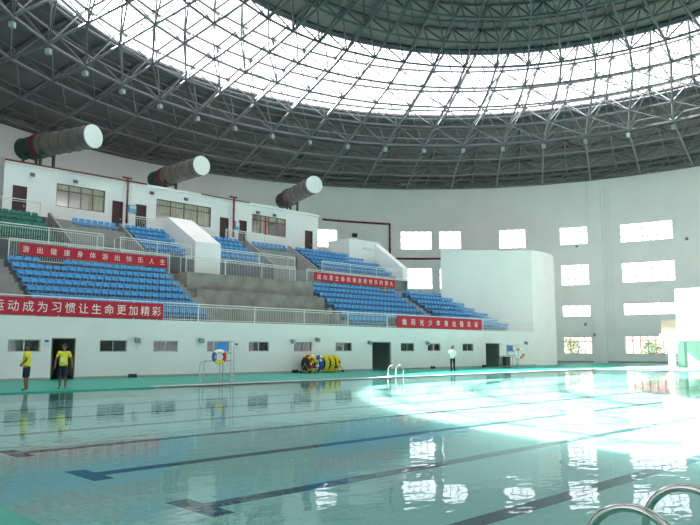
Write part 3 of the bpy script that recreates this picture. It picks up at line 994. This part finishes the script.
railing(25.8, 35.75, 43.0, ZA, 1.32, 3.3, 'white railing above the bare concrete steps in the middle', ends=(('l', .7), ('r', .7)))
railing(37.0, 49.4, 43.0, ZA, 1.28, 3.2, 'white railing behind the upper red banner of the right block', rails=(1.0, .9, .05))
railing(6.0, 20.1, 43.85, ZU, 1.05, 3.4, 'white railing in front of the green upper seats', ends=(('r', .9),))
railing(21.3, 26.7, 43.85, ZU, 1.0, 2.7, 'white railing in front of the upper blue seats left of the stair wall', ends=(('l', .9),))
railing(29.2, 36.4, 43.85, ZU, 1.0, 3.0, 'white railing in front of the upper blue seats right of the stair wall', ends=(('r', .9),))
railing(39.4, 49.4, 43.85, ZU, 1.0, 3.2, 'white railing in front of the upper right seat block')
railing(2.0, 17.5, 48.0, ZUB, 1.0, 3.0, 'thin white railing on the walkway behind the green seats', baluster=0)
railing(24.0, 27.0, 48.2, ZUB, 1.0, 1.5, 'short white railing on the walkway before the third door', baluster=.14)
railing(32.6, 36.6, 48.2, ZUB, 1.0, 2.0, 'short white railing on the walkway before the fourth and fifth doors', baluster=.14)

# ================================================================== BANNERS
def banner(xa, xb, y, z0, z1, text, label, hchar, inset=.35, skip_first=0):
    t = thing('banner', label, 'banner', (xa, y, z0))
    L, H = xb - xa, z1 - z0
    mb = MB()
    n = 24; vs = []; fs = []
    for k in range(n + 1):
        x = L*k/n; yy = -.012*sin(k*1.3)
        vs += [(x, yy - .006, 0), (x, yy - .006, H), (x, yy + .006, 0), (x, yy + .006, H)]
    for k in range(n):
        a = 4*k
        fs += [(a, a+4, a+5, a+1), (a+2, a+3, a+7, a+6), (a, a+2, a+6, a+4), (a+1, a+5, a+7, a+3)]
    fs += [(0, 1, 3, 2), (4*n, 4*n+2, 4*n+3, 4*n+1)]
    mb.add(vs, fs)
    mb.build('cloth', M['banner'], t)
    nch = len(text)
    pitch = (L - 2*inset)/nch
    for i, ch in enumerate(text):
        c = bpy.data.curves.new('lettering', 'FONT')
        c.body = ch; c.size = hchar; c.align_x = 'CENTER'
        tmp = bpy.data.objects.new('tmp', c); COL.objects.link(tmp)
        dg = bpy.context.evaluated_depsgraph_get()
        me = bpy.data.meshes.new_from_object(tmp.evaluated_get(dg))
        bpy.data.objects.remove(tmp)
        zs_ = [v.co.y for v in me.vertices]
        if not zs_: continue
        zc = (max(zs_) + min(zs_))/2
        for v in me.vertices:
            v.co = Vector((v.co.x, 0, v.co.y - zc))
        me.materials.clear(); me.materials.append(M['letter'])
        o = bpy.data.objects.new('character', me); COL.objects.link(o)
        o.parent = t; o.location = (inset + pitch*(i + .5), -.028, H/2)
banner(11.05, 20.4, D + .02, 3.25, 4.12, '运动成为习惯让生命更加精彩', 'long red banner with white characters on the lower left wall railing', .58, inset=.08)
banner(14.58, 24.28, 42.93, 7.12, 7.79, '游出健康身体游出快乐人生', 'red banner with spaced white characters behind the lower left seat block', .42, inset=-.06)
banner(37.7, 47.6, 42.93, 7.14, 7.84, '运动是生命的源泉是快乐的源头', 'red banner hung above the right seat block below the upper railing', .46, inset=.2)
banner(40.42, 51.63, D + .02, 3.22, 4.15, '做阳光少年赛出强风采', 'red banner on the lower wall railing under the right seat blocks', .52, inset=.35)

# ================================================================== SEATS
def seat_mesh(m, name):
    mb = MB()
    w = .205
    # moulded seat pan with a rolled front lip, and a separate curved back panel on two straps
    def shell(prof, bow):
        nx, n = 5, len(prof)
        vs, fs = [], []
        for i in range(nx + 1):
            x = -w + 2*w*i/nx
            e = abs(x)/w
            for (y, z) in prof:
                if bow: vs.append((x*(1 - .08*(z > .7)), y - .035*e*e, z - .03*e**3*(z > .7) + .02*e**3*(z < .6)))
                else: vs.append((x, y, z + .018*e**2*(-.12 < y < .12)))
        for i in range(nx):
            for k in range(n):
                j = (k + 1) % n
                fs.append((i*n + k, (i+1)*n + k, (i+1)*n + j, i*n + j))
        fs.append(tuple(range(n))); fs.append(tuple(nx*n + k for k in range(n))[::-1])
        mb.add(vs, fs)
    shell([(y_, z_ - .06) for y_, z_ in [(-.17, .37), (-.18, .40), (-.15, .425), (.0, .40), (.13, .415), (.16, .45), (.18, .44), (.14, .385), (.0, .375), (-.14, .395)]], False)
    shell([(.19, .565), (.21, .68), (.225, .785), (.245, .78), (.232, .66), (.215, .555)], True)
    for x in (-.11, .11):
        mb.box(x - .02, x + .02, .18, .205, .37, .59)
    mb.tube([(0, 0, 0), (0, 0, .33)], [.05, .035], 6)
    me_o = mb.build(name, m)
    me = me_o.data
    bpy.data.objects.remove(me_o)
    return me
SM = {'b': seat_mesh(M['seat_blue'], 'stadium_seat'), 'g': seat_mesh(M['seat_green'], 'stadium_seat')}
PITCH = .465
cand = []
def block(x0, x1f, rows, y0, z0, tr, ri, col, where, off=.42, skip=lambda x, k: False, x0f=None, startrow=0):
    for k in range(rows):
        x1 = x1f(k) if callable(x1f) else x1f
        n = int((x1 - x0 + .06)/PITCH)
        for i in range(n):
            x = x0 + PITCH*(i + .5)
            if skip(x, k): continue
            y, z = y0 + tr*k + off, z0 + ri*k
            cand.append((hypot(x, y), x, y, z, col, '%s from left, %s row, %s' % (ORD[min(i+1, 27)], ORD[k+1+startrow], where)))
block(10.2, 11.7, 7, Y1, 3.2, TR, RI, 'b', 'seats left of the aisle', skip=lambda x, k: k < 1 or x < 10.2)
block(13.85, 24.3, 7, Y1, 3.2, TR, RI, 'b', 'lower left block', skip=lambda x, k: (k == 0 and x < 20.0) or (k == 6 and 15.9 < x < 17.0))
block(36.6, 47.6, 7, Y1, 3.2, TR, RI, 'b', 'lower middle block', skip=lambda x, k: (k == 0 and x > 41.0) or (k == 6 and 45.3 < x < 46.2))
block(48.5, lambda k: 58.2 - .62*k, 7, Y1, 3.2, TR, RI, 'b', 'lower right block', skip=lambda x, k: k == 0 and x < 51.2)
block(11.2, 17.35, 5, YU, ZU, TU, RU, 'g', 'upper green block', off=.36)
block(23.4, 26.85, 5, YU, ZU, TU, RU, 'b', 'upper block left of stair wall', off=.36)
block(19.5, 22.9, 1, 47.1, 9.84, TU, RU, 'b', 'short row under the left facade window', off=.36)
block(29.2, 33.4, 5, YU, ZU, TU, RU, 'b', 'upper block right of stair wall', off=.36)
block(34.8, 38.8, 1, 47.1, 9.84, TU, RU, 'b', 'short row under the right facade window', off=.36)
block(39.55, lambda k: (48.9, 48.9, 48.9, 47.4, 46.1)[k], 5, YU, ZU, TU, RU, 'b', 'upper right block', off=.36)
cand.sort(key=lambda c: c[0])
NI = 340
for c in cand[:NI]:
    o = bpy.data.objects.new('stadium_seat', SM[c[4]]); COL.objects.link(o)
    o.location = (c[1], c[2], c[3])
    tag(o, ('blue' if c[4] == 'b' else 'green') + ' stadium seat, ' + c[5], 'seat', 'stadium seats of the stand')
mb = MB()
sv = [tuple(v.co) for v in SM['b'].vertices]; sf = [tuple(p.vertices) for p in SM['b'].polygons]
for c in cand[NI:]:
    mb.add([(x + c[1], y + c[2], z + c[3]) for x, y, z in sv], sf)
tag(mb.build('stadium_seats', M['seat_blue']), 'remaining rows of blue stadium seats on the right half of the stand', 'seats', 'stadium seats of the stand', 'stuff')

# ================================================================== POOL LADDERS
def handloop(mb, x, y, r, zt, n=24, rad=.021, zlow=-.33, zdeck=0.0):
    pts = [(x, y - r - .02, zdeck)]
    for k in range(n + 1):
        a = pi - pi*k/n
        pts.append((x, y + r*cos(a), zt - r + r*sin(a)))
    pts.append((x, y + r + .02, zlow))
    mb.tube(pts, rad, 14)
def pool_ladder(x0, x1, y, sgn, r, zt, label, rad=.021):
    t = thing('pool_ladder', label, 'pool ladder', ((x0 + x1)/2, y, 0), 0 if sgn > 0 else pi)
    hw = (x1 - x0)/2
    for s_ in (-1, 1):
        mb = MB(); handloop(mb, s_*hw, 0, r, zt, rad=rad)
        mb.build('grab_rail', M['chrome'], t, smooth=True)
        mb = MB(); mb.tube([(s_*hw, -r - .02, 0), (s_*hw, -r - .02, .02)], .05, 12); mb.build('flange', M['chrome'], t)
    for z in (-.18, -.30):
        mb = MB(); mb.box(-hw, hw, r - .02, r + .06, z - .015, z + .015); mb.build('tread', M['chrome'], t)
pool_ladder(3.2, 3.86, PY0 + .26, 1, .225, .81, 'near stainless pool ladder rails at the bottom right corner')
pool_ladder(29.1, 29.75, PY1 + .05, -1, .27, .66, 'distant pale pool ladder rails on the far pool edge', .03)

# ================================================================== LIFEGUARD CHAIRS, BUOYS
def lifebuoy(loc, ax, segs, label, R=.29, r=.085):
    t = thing('lifebuoy', label, 'lifebuoy', loc)
    names = [('buoy_w', 'white_section'), ('buoy_b', 'blue_section'), ('buoy_r', 'red_section'), ('yellow', 'yellow_section'), ('buoy_o', 'orange_section')]
    axv = Vector(ax).normalized(); a = axv.cross(Vector((0, 0, 1))).normalized(); b = axv.cross(a).normalized()
    n = len(segs)
    for i, sg in enumerate(segs):
        mb = MB()
        steps = 6
        rings = []
        for q in range(steps + 1):
            th = 2*pi*(i + q/steps)/n
            d = a*cos(th) + b*sin(th)
            rings.append([d*(R + r*cos(2*pi*k/10)) + axv*(r*sin(2*pi*k/10)) for k in range(10)])
        vs = [p for ring in rings for p in ring]
        fs = [(q*10 + k, q*10 + (k+1) % 10, (q+1)*10 + (k+1) % 10, (q+1)*10 + k) for q in range(steps) for k in range(10)]
        mb.add(vs, fs)
        mb.build(names[sg][1], M[names[sg][0]], t, smooth=True)
    return t
def lifeguard_chair(x, y, rz, label, seat_mat='blue', canopy=False):
    t = thing('lifeguard_chair', label, 'lifeguard chair', (x, y, 0), rz)
    T = .028
    H = 1.9
    # tall back frame: two posts along local x, steps between, low front loop
    for s_ in (-.35, .35):
        mb = MB(); mb.tube([(.55, s_, 0), (.55, s_, H), (-.25, s_, H)], T, 7); mb.build('tall_post', M['chrome2'], t)
        mb = MB(); mb.tube([(-.25, s_, 1.0), (-.25, s_, H)], T, 7); mb.build('seat_post', M['chrome2'], t)
        mb = MB(); mb.tube([(.05, s_, 0), (.05, s_, 1.05)], T, 7); mb.build('inner_leg', M['chrome2'], t)
        mb = MB(); mb.tube([(-.85, s_, 0), (-.85, s_, .85), (-.78, s_, .97), (-.65, s_, 1.02), (.55, s_, 1.02)], T, 7); mb.build('front_loop', M['chrome2'], t)
        mb = MB(); mb.tube([(-.85, s_, .12), (.55, s_, .12)], T*.8, 7); mb.build('bottom_bar', M['chrome2'], t)
    for z in (.35, .68, 1.02, 1.35):
        mb = MB(); mb.tube([(.55, -.35, z), (.55, .35, z)], T*.8, 6); mb.build('step', M['chrome2'], t)
    mb = MB(); mb.box(-.3, .56, -.36, .36, 1.34, 1.38); mb.build('seat_platform', M['chrome2'], t)
    mb = MB()
    mb.prism_x([(-.25, 1.40), (-.25, 1.47), (.2, 1.47), (.24, 1.85), (.29, 1.85), (.26, 1.40)], -.24, .24)
    s0 = mb.build('seat', M[seat_mat], t)
    if canopy:
        mb = MB(); mb.box(-.9, .75, -.45, .45, H + .03, H + .08); mb.build('top_board', M['tower'], t)
    return t
lifeguard_chair(18.35, 27.35, radians(-45), 'steel lifeguard chair with blue seat at the pool edge, nearer one')
lifebuoy((17.97, 26.88, 1.2), (-.35, -.93, 0), [1, 3, 3, 2, 2, 0, 0, 1], 'white blue red and yellow lifebuoy hung on the nearer lifeguard chair', R=.26, r=.08)
lifeguard_chair(51.6, 33.4, radians(-45), 'distant white topped lifeguard chair with blue seat by the far doorway', canopy=True)
lifebuoy((51.25, 32.35, 1.2), (-.6, -.8, 0), [0, 0, 4, 4, 0, 0, 4, 0], 'white and orange lifebuoy hung on the distant lifeguard chair', R=.36, r=.12)
mb = MB(); mb.prism_z([(-.3, -.3), (.3, -.3), (.34, .3), (-.34, .3)], 0, .85); mb.box(-.36, .36, -.36, .36, .85, .92)
tag(mb.build('bin', M['black'], loc=(53.0, 34.9, 0)), 'dark bin beside the distant lifeguard chair', 'bin')

# ================================================================== LANE ROPE REEL AND COILS
RX, RY = 31.7, 35.2
t = thing('lane_rope_reel', 'low steel lane rope trolley standing at the stand wall', 'trolley', (RX, RY, 0))
for s_ in (-1, 1):
    for e in (-1, 1):
        mb = MB(); mb.tube([(s_*1.5, e*.45, .1), (s_*1.5, 0, .6)], .03, 6); mb.build('leg', M['chrome2'], t)
        mb = MB(); mb.tube([(s_*1.5 - .03, e*.45, .08), (s_*1.5 + .03, e*.45, .08)], .08, 12); mb.build('wheel', M['black'], t)
    mb = MB(); mb.tube([(s_*1.5, -.45, .1), (s_*1.5, .45, .1)], .03, 6); mb.build('foot_bar', M['chrome2'], t)
mb = MB(); mb.tube([(-1.52, 0, .6), (1.52, 0, .6)], .06, 10); mb.build('axle', M['chrome2'], t)
def coil(x, w_, R, mats_, label, jit=0.0):
    """one lane rope wound round the axle: rows of disc floats"""
    t = thing('lane_rope_coil', label, 'lane rope', (RX + x, RY, .6), 0, 'lane ropes wound on the trolley')
    rows = max(1, round(w_/.17))
    mb = MB(); mb.tube([(-.215, 0, 0), (.215, 0, 0)], R - .17, 20); mb.build('gap_shade_core', M['black'], t)  # black core added so the gaps between coils look shaded
    for q in range(rows):
        xx = -w_/2 + w_*(q + .5)/rows
        mb = MB()
        n = 14
        for k in range(n):
            a = 2*pi*(k + .5*(q % 2))/n
            rr = R - .09 + random.uniform(-jit, jit)
            c = Vector((xx + random.uniform(-jit, jit), rr*cos(a)*.8, rr*sin(a)))
            tg = Vector((0, -sin(a), cos(a)))
            mb.tube([c - tg*.085, c - tg*.05, c + tg*.05, c + tg*.085], [.05, .092, .092, .05], 8, mi=(k*3 + q) % len(mats_))
        mb.torus((xx, 0, 0), (1, 0, 0), R - .15, .05, 14, 6)
        mb.build('float_row', [M[m_] for m_ in mats_], t)
    return t
coil(-1.30, .34, .58, ['buoy_r', 'yellow', 'buoy_r', 'yellow'], 'red and yellow lane rope wound at the left end of the trolley', .02)
coil(-0.84, .34, .58, ['yellow', 'buoy_b', 'buoy_w', 'yellow', 'buoy_b'], 'blue yellow and white lane rope coil near the left of the trolley', .03)
coil(-0.38, .36, .56, ['buoy_b', 'buoy_b', 'buoy_b', 'buoy_w', 'buoy_b'], 'mostly blue lane rope coil in the middle of the trolley', .03)
coil(0.10, .36, .58, ['yellow'], 'yellow lane rope coil right of the blue coil', .0)
coil(0.60, .36, .59, ['yellow', 'yellow'], 'yellow lane rope coil second from the right end of the trolley', .0)
coil(1.10, .36, .58, ['yellow', 'yellow', 'yellow', 'yellow', 'buoy_r'], 'yellow lane rope coil with red floats at the right end', .01)

# ================================================================== PEOPLE
def skin_mesh(chains, name, m, parent, sub=1, root=0):
    """chains: list of point lists [(x,y,z,r)...]; equal points are merged"""
    verts, rad, edges, idx = [], [], [], {}
    for ch in chains:
        prev = None
        for (x, y, z, r) in ch:
            k = (round(x, 4), round(y, 4), round(z, 4))
            if k not in idx:
                idx[k] = len(verts); verts.append(k); rad.append(r)
            if prev is not None and prev != idx[k]: edges.append((prev, idx[k]))
            prev = idx[k]
    me = bpy.data.meshes.new(name)
    me.from_pydata(verts, edges, [])
    o = bpy.data.objects.new(name, me); COL.objects.link(o)
    md = o.modifiers.new('skin', 'SKIN')
    md.use_smooth_shade = True
    if not me.skin_vertices: 
        bm = bmesh.new(); bm.from_mesh(me); bm.verts.layers.skin.verify(); bm.to_mesh(me); bm.free()
    for i, sv_ in enumerate(me.skin_vertices[0].data):
        r = rad[i]
        sv_.radius = r if isinstance(r, tuple) else (r, r)
        sv_.use_root = (i == root)
    ms = o.modifiers.new('sub', 'SUBSURF'); ms.levels = sub; ms.render_levels = sub
    dg = bpy.context.evaluated_depsgraph_get()
    nm = bpy.data.meshes.new_from_object(o.evaluated_get(dg))
    bpy.data.objects.remove(o)
    nm.materials.clear(); nm.materials.append(m)
    ob = bpy.data.objects.new(name, nm); COL.objects.link(ob)
    ob.parent = parent
    return ob
def hand_chains(w, d, side_v, pl=.085):
    """palm and five fingers continuing from wrist w along d"""
    d = Vector(d).normalized(); s_ = Vector(side_v).normalized()
    p = Vector(w) + d*pl*.9
    out = [[(*w, .026), (*(Vector(w) + d*.045), .030), (*p, .030)]]
    bend = d.cross(s_)
    for i, (o_, l_) in enumerate(((-.028, .072), (-.010, .082), (.010, .076), (.027, .060))):
        a = p + s_*o_
        b = a + d*l_*.5 + bend*.010
        c = b + d*l_*.45 + bend*.028
        out.append([(*p, .030), (*a, .0095), (*b, .0088), (*c, .0075)])
    th = Vector(w) + d*.045
    out.append([(*th, .030), (*(th - s_*.035 + d*.02), .011), (*(th - s_*.05 + d*.06), .009)])
    return out
def person(loc, rz, label, sc, pose, top, top_m, bottom, bottom_m, headturn=0.0, shoes=None):
    t = thing('person', label, 'person', loc, rz)
    t.scale = (sc, sc, sc)
    hip = {s_: (s_*.085, 0, .90) for s_ in (-1, 1)}
    sh = {s_: (s_*.175, -.01, 1.40) for s_ in (-1, 1)}
    P = pose
    ch = [[(0, 0, .95, .125), (0, .005, 1.12, .115), (0, 0, 1.28, .125), (0, -.01, 1.40, .095), (0, -.005, 1.47, .052), (0, .015, 1.53, .058), (0, .025, 1.59, .083), (0, .01, 1.655, .098), (0, .0, 1.715, .075)]]
    for s_ in (-1, 1):
        kn, an, toe = P['knee'][s_], P['ankle'][s_], P['toe'][s_]
        ch.append([(0, 0, .95, .125), (*hip[s_], .088), (*[(hip[s_][i] + kn[i])/2 for i in range(3)], .074), (*kn, .055), (*[(kn[i]*.6 + an[i]*.4) for i in range(3)], .054), (*an, .036), (*[(an[i]*.5 + toe[i]*.5) for i in range(2)], .045, .038), (*toe, .028)])
        el, wr = P['elbow'][s_], P['wrist'][s_]
        ch.append([(0, -.01, 1.40, .095), (*sh[s_], .056), (*[(sh[s_][i] + el[i])/2 for i in range(3)], .046), (*el, .038), (*[(el[i]*.6 + wr[i]*.4) for i in range(3)], .036), (*wr, .026)])
        d = [wr[i] - el[i] for i in range(3)]
        ch += hand_chains(wr, P.get('hand', {}).get(s_, d), (0, 1, 0) if abs(d[1]) < .15 else (0, 0, 1))
    body = skin_mesh(ch, 'body', M['skin'], t, sub=1)
    hd = Matrix.Rotation(headturn, 4, 'Z')
    # face
    def hp(x, y, z): return tuple(hd @ Vector((x, y, z)))
    for s_ in (-1, 1):
        mb = MB(); mb.tube([hp(s_*.034, .084, 1.625), hp(s_*.034, .104, 1.625)], [.012, .008], 8); mb.build('eye', M['hair'], t)
        mb = MB(); mb.tube([hp(s_*.088, -.005, 1.585), hp(s_*.102, -.01, 1.62), hp(s_*.094, -.01, 1.65)], [.012, .018, .010], 6); mb.build('ear', M['skin'], t)
    mb = MB(); mb.tube([hp(0, .092, 1.635), hp(0, .118, 1.60), hp(0, .098, 1.592)], [.008, .016, .012], 6); mb.build('nose', M['skin'], t)
    mb = MB(); mb.tube([hp(-.025, .092, 1.556), hp(0, .100, 1.555), hp(.025, .092, 1.556)], .008, 6); mb.build('mouth', M['flange'], t)
    # hair: shell over the skull
    mb = MB(); vs, fs = [], []
    nu, nv = 14, 7
    for j in range(nv + 1):
        th = j/nv*radians(112)
        for i in range(nu):
            ph = 2*pi*i/nu
            front = max(0, sin(ph))
            th2 = th*(1 - .42*front)
            vs.append(hp(.106*sin(th2)*cos(ph), .112*sin(th2)*sin(ph) - .004, 1.655 + .118*cos(th2)))
    for j in range(nv):
        for i in range(nu): fs.append((j*nu + i, j*nu + (i+1) % nu, (j+1)*nu + (i+1) % nu, (j+1)*nu + i))
    mb.add(vs, fs); mb.build('hair', M['hair'], t, smooth=True)
    # upper garment
    g = .022
    c2 = [[(0, 0, .86, .185), (0, .005, .98, .180), (0, .005, 1.12, .170), (0, 0, 1.28, .165), (0, -.01, 1.395, .118), (0, -.008, 1.445, .072)]]
    for s_ in (-1, 1):
        el, wr = P['elbow'][s_], P['wrist'][s_]
        f = .72 if top == 'tee' else 1.0
        e2 = [sh[s_][i] + (el[i] - sh[s_][i])*f for i in range(3)]
        arm = [(0, -.01, 1.395, .118), (*sh[s_], .084), (*e2, .082 if top == 'tee' else .056)]
        if top != 'tee': arm.append((*[el[i] + (wr[i] - el[i])*.95 for i in range(3)], .036))
        c2.append(arm)
    skin_mesh(c2, 'shirt', M[top_m], t, sub=1)
    if top == 'tee':
        mb = MB(); mb.box(-.08, .08, .150, .168, 1.05, 1.22); mb.build('shirt_print', M['print_w'], t)
    c3 = [[(0, 0, 1.03, .140), (0, 0, .93, .146)]]
    for s_ in (-1, 1):
        kn, an = P['knee'][s_], P['ankle'][s_]
        if bottom == 'shorts':
            e_ = [hip[s_][i] + (kn[i] - hip[s_][i])*1.08 for i in range(3)]
            c3.append([(0, 0, .93, .146), (*hip[s_], .118), (*[(hip[s_][i] + e_[i])/2 for i in range(3)], .112), (*e_, .108)])
        else:
            c3.append([(0, 0, .93, .146), (*hip[s_], .104), (*[(hip[s_][i] + kn[i])/2 for i in range(3)], .092), (*kn, .074), (an[0], an[1], an[2] - .02, .058)])
    skin_mesh(c3, bottom, M[bottom_m], t, sub=1)
    if shoes:
        for s_ in (-1, 1):
            a_, b_ = P['ankle'][s_], P['toe'][s_]
            mb = MB(); mb.tube([(a_[0], a_[1] - .06, .045), (a_[0], a_[1] + .02, .05), (b_[0], b_[1] + .03, .035)], [.045, .05, .035], 8); mb.build('shoe', M['black'], t, smooth=True)
    return t
HL = 45.75
stand_legs = dict(knee={-1: (-.10, .02, .49), 1: (.10, .02, .49)}, ankle={-1: (-.105, -.02, .08), 1: (.105, -.02, .08)}, toe={-1: (-.13, .13, .03), 1: (.13, .13, .03)})
# heading: local +y is forward.  image left = world (-.716,.698)
clasp = dict(stand_legs, elbow={-1: (-.26, -.06, 1.13), 1: (.26, -.06, 1.13)}, wrist={-1: (-.09, .17, .99), 1: (.09, .17, .97)}, hand={-1: (.8, .35, -.35), 1: (-.8, .35, -.35)})
person((9.85, 27.5, 0), radians(45 + 8), 'person in yellow shirt and navy shorts standing sideways with hands clasped, leftmost', 1.0, clasp, 'tee', 'shirt_y', 'shorts', 'shorts', headturn=0.1)
hang = dict(stand_legs, elbow={-1: (-.30, -.03, 1.14), 1: (.29, -.03, 1.14)}, wrist={-1: (-.33, .05, .90), 1: (.30, .06, .89)})
person((11.32, 27.75, 0), radians(135 + 12), 'person in yellow shirt and navy shorts facing the pool before the dark doorway', 1.0, hang, 'tee', 'shirt_y', 'shorts', 'shorts', headturn=-.5)
raise_ = dict(stand_legs, elbow={-1: (-.25, .05, 1.14), 1: (.26, .06, 1.15)}, wrist={-1: (-.20, .20, .98), 1: (.11, .24, 1.42)}, hand={1: (-.3, -.2, .9), -1: (.5, .5, -.6)})
person((39.9, 30.6, 0), radians(118), 'person in white shirt and black trousers standing on the far deck, hand raised', 1.03, raise_, 'shirt', 'shirt_w', 'trousers', 'trousers', headturn=.4, shoes=True)
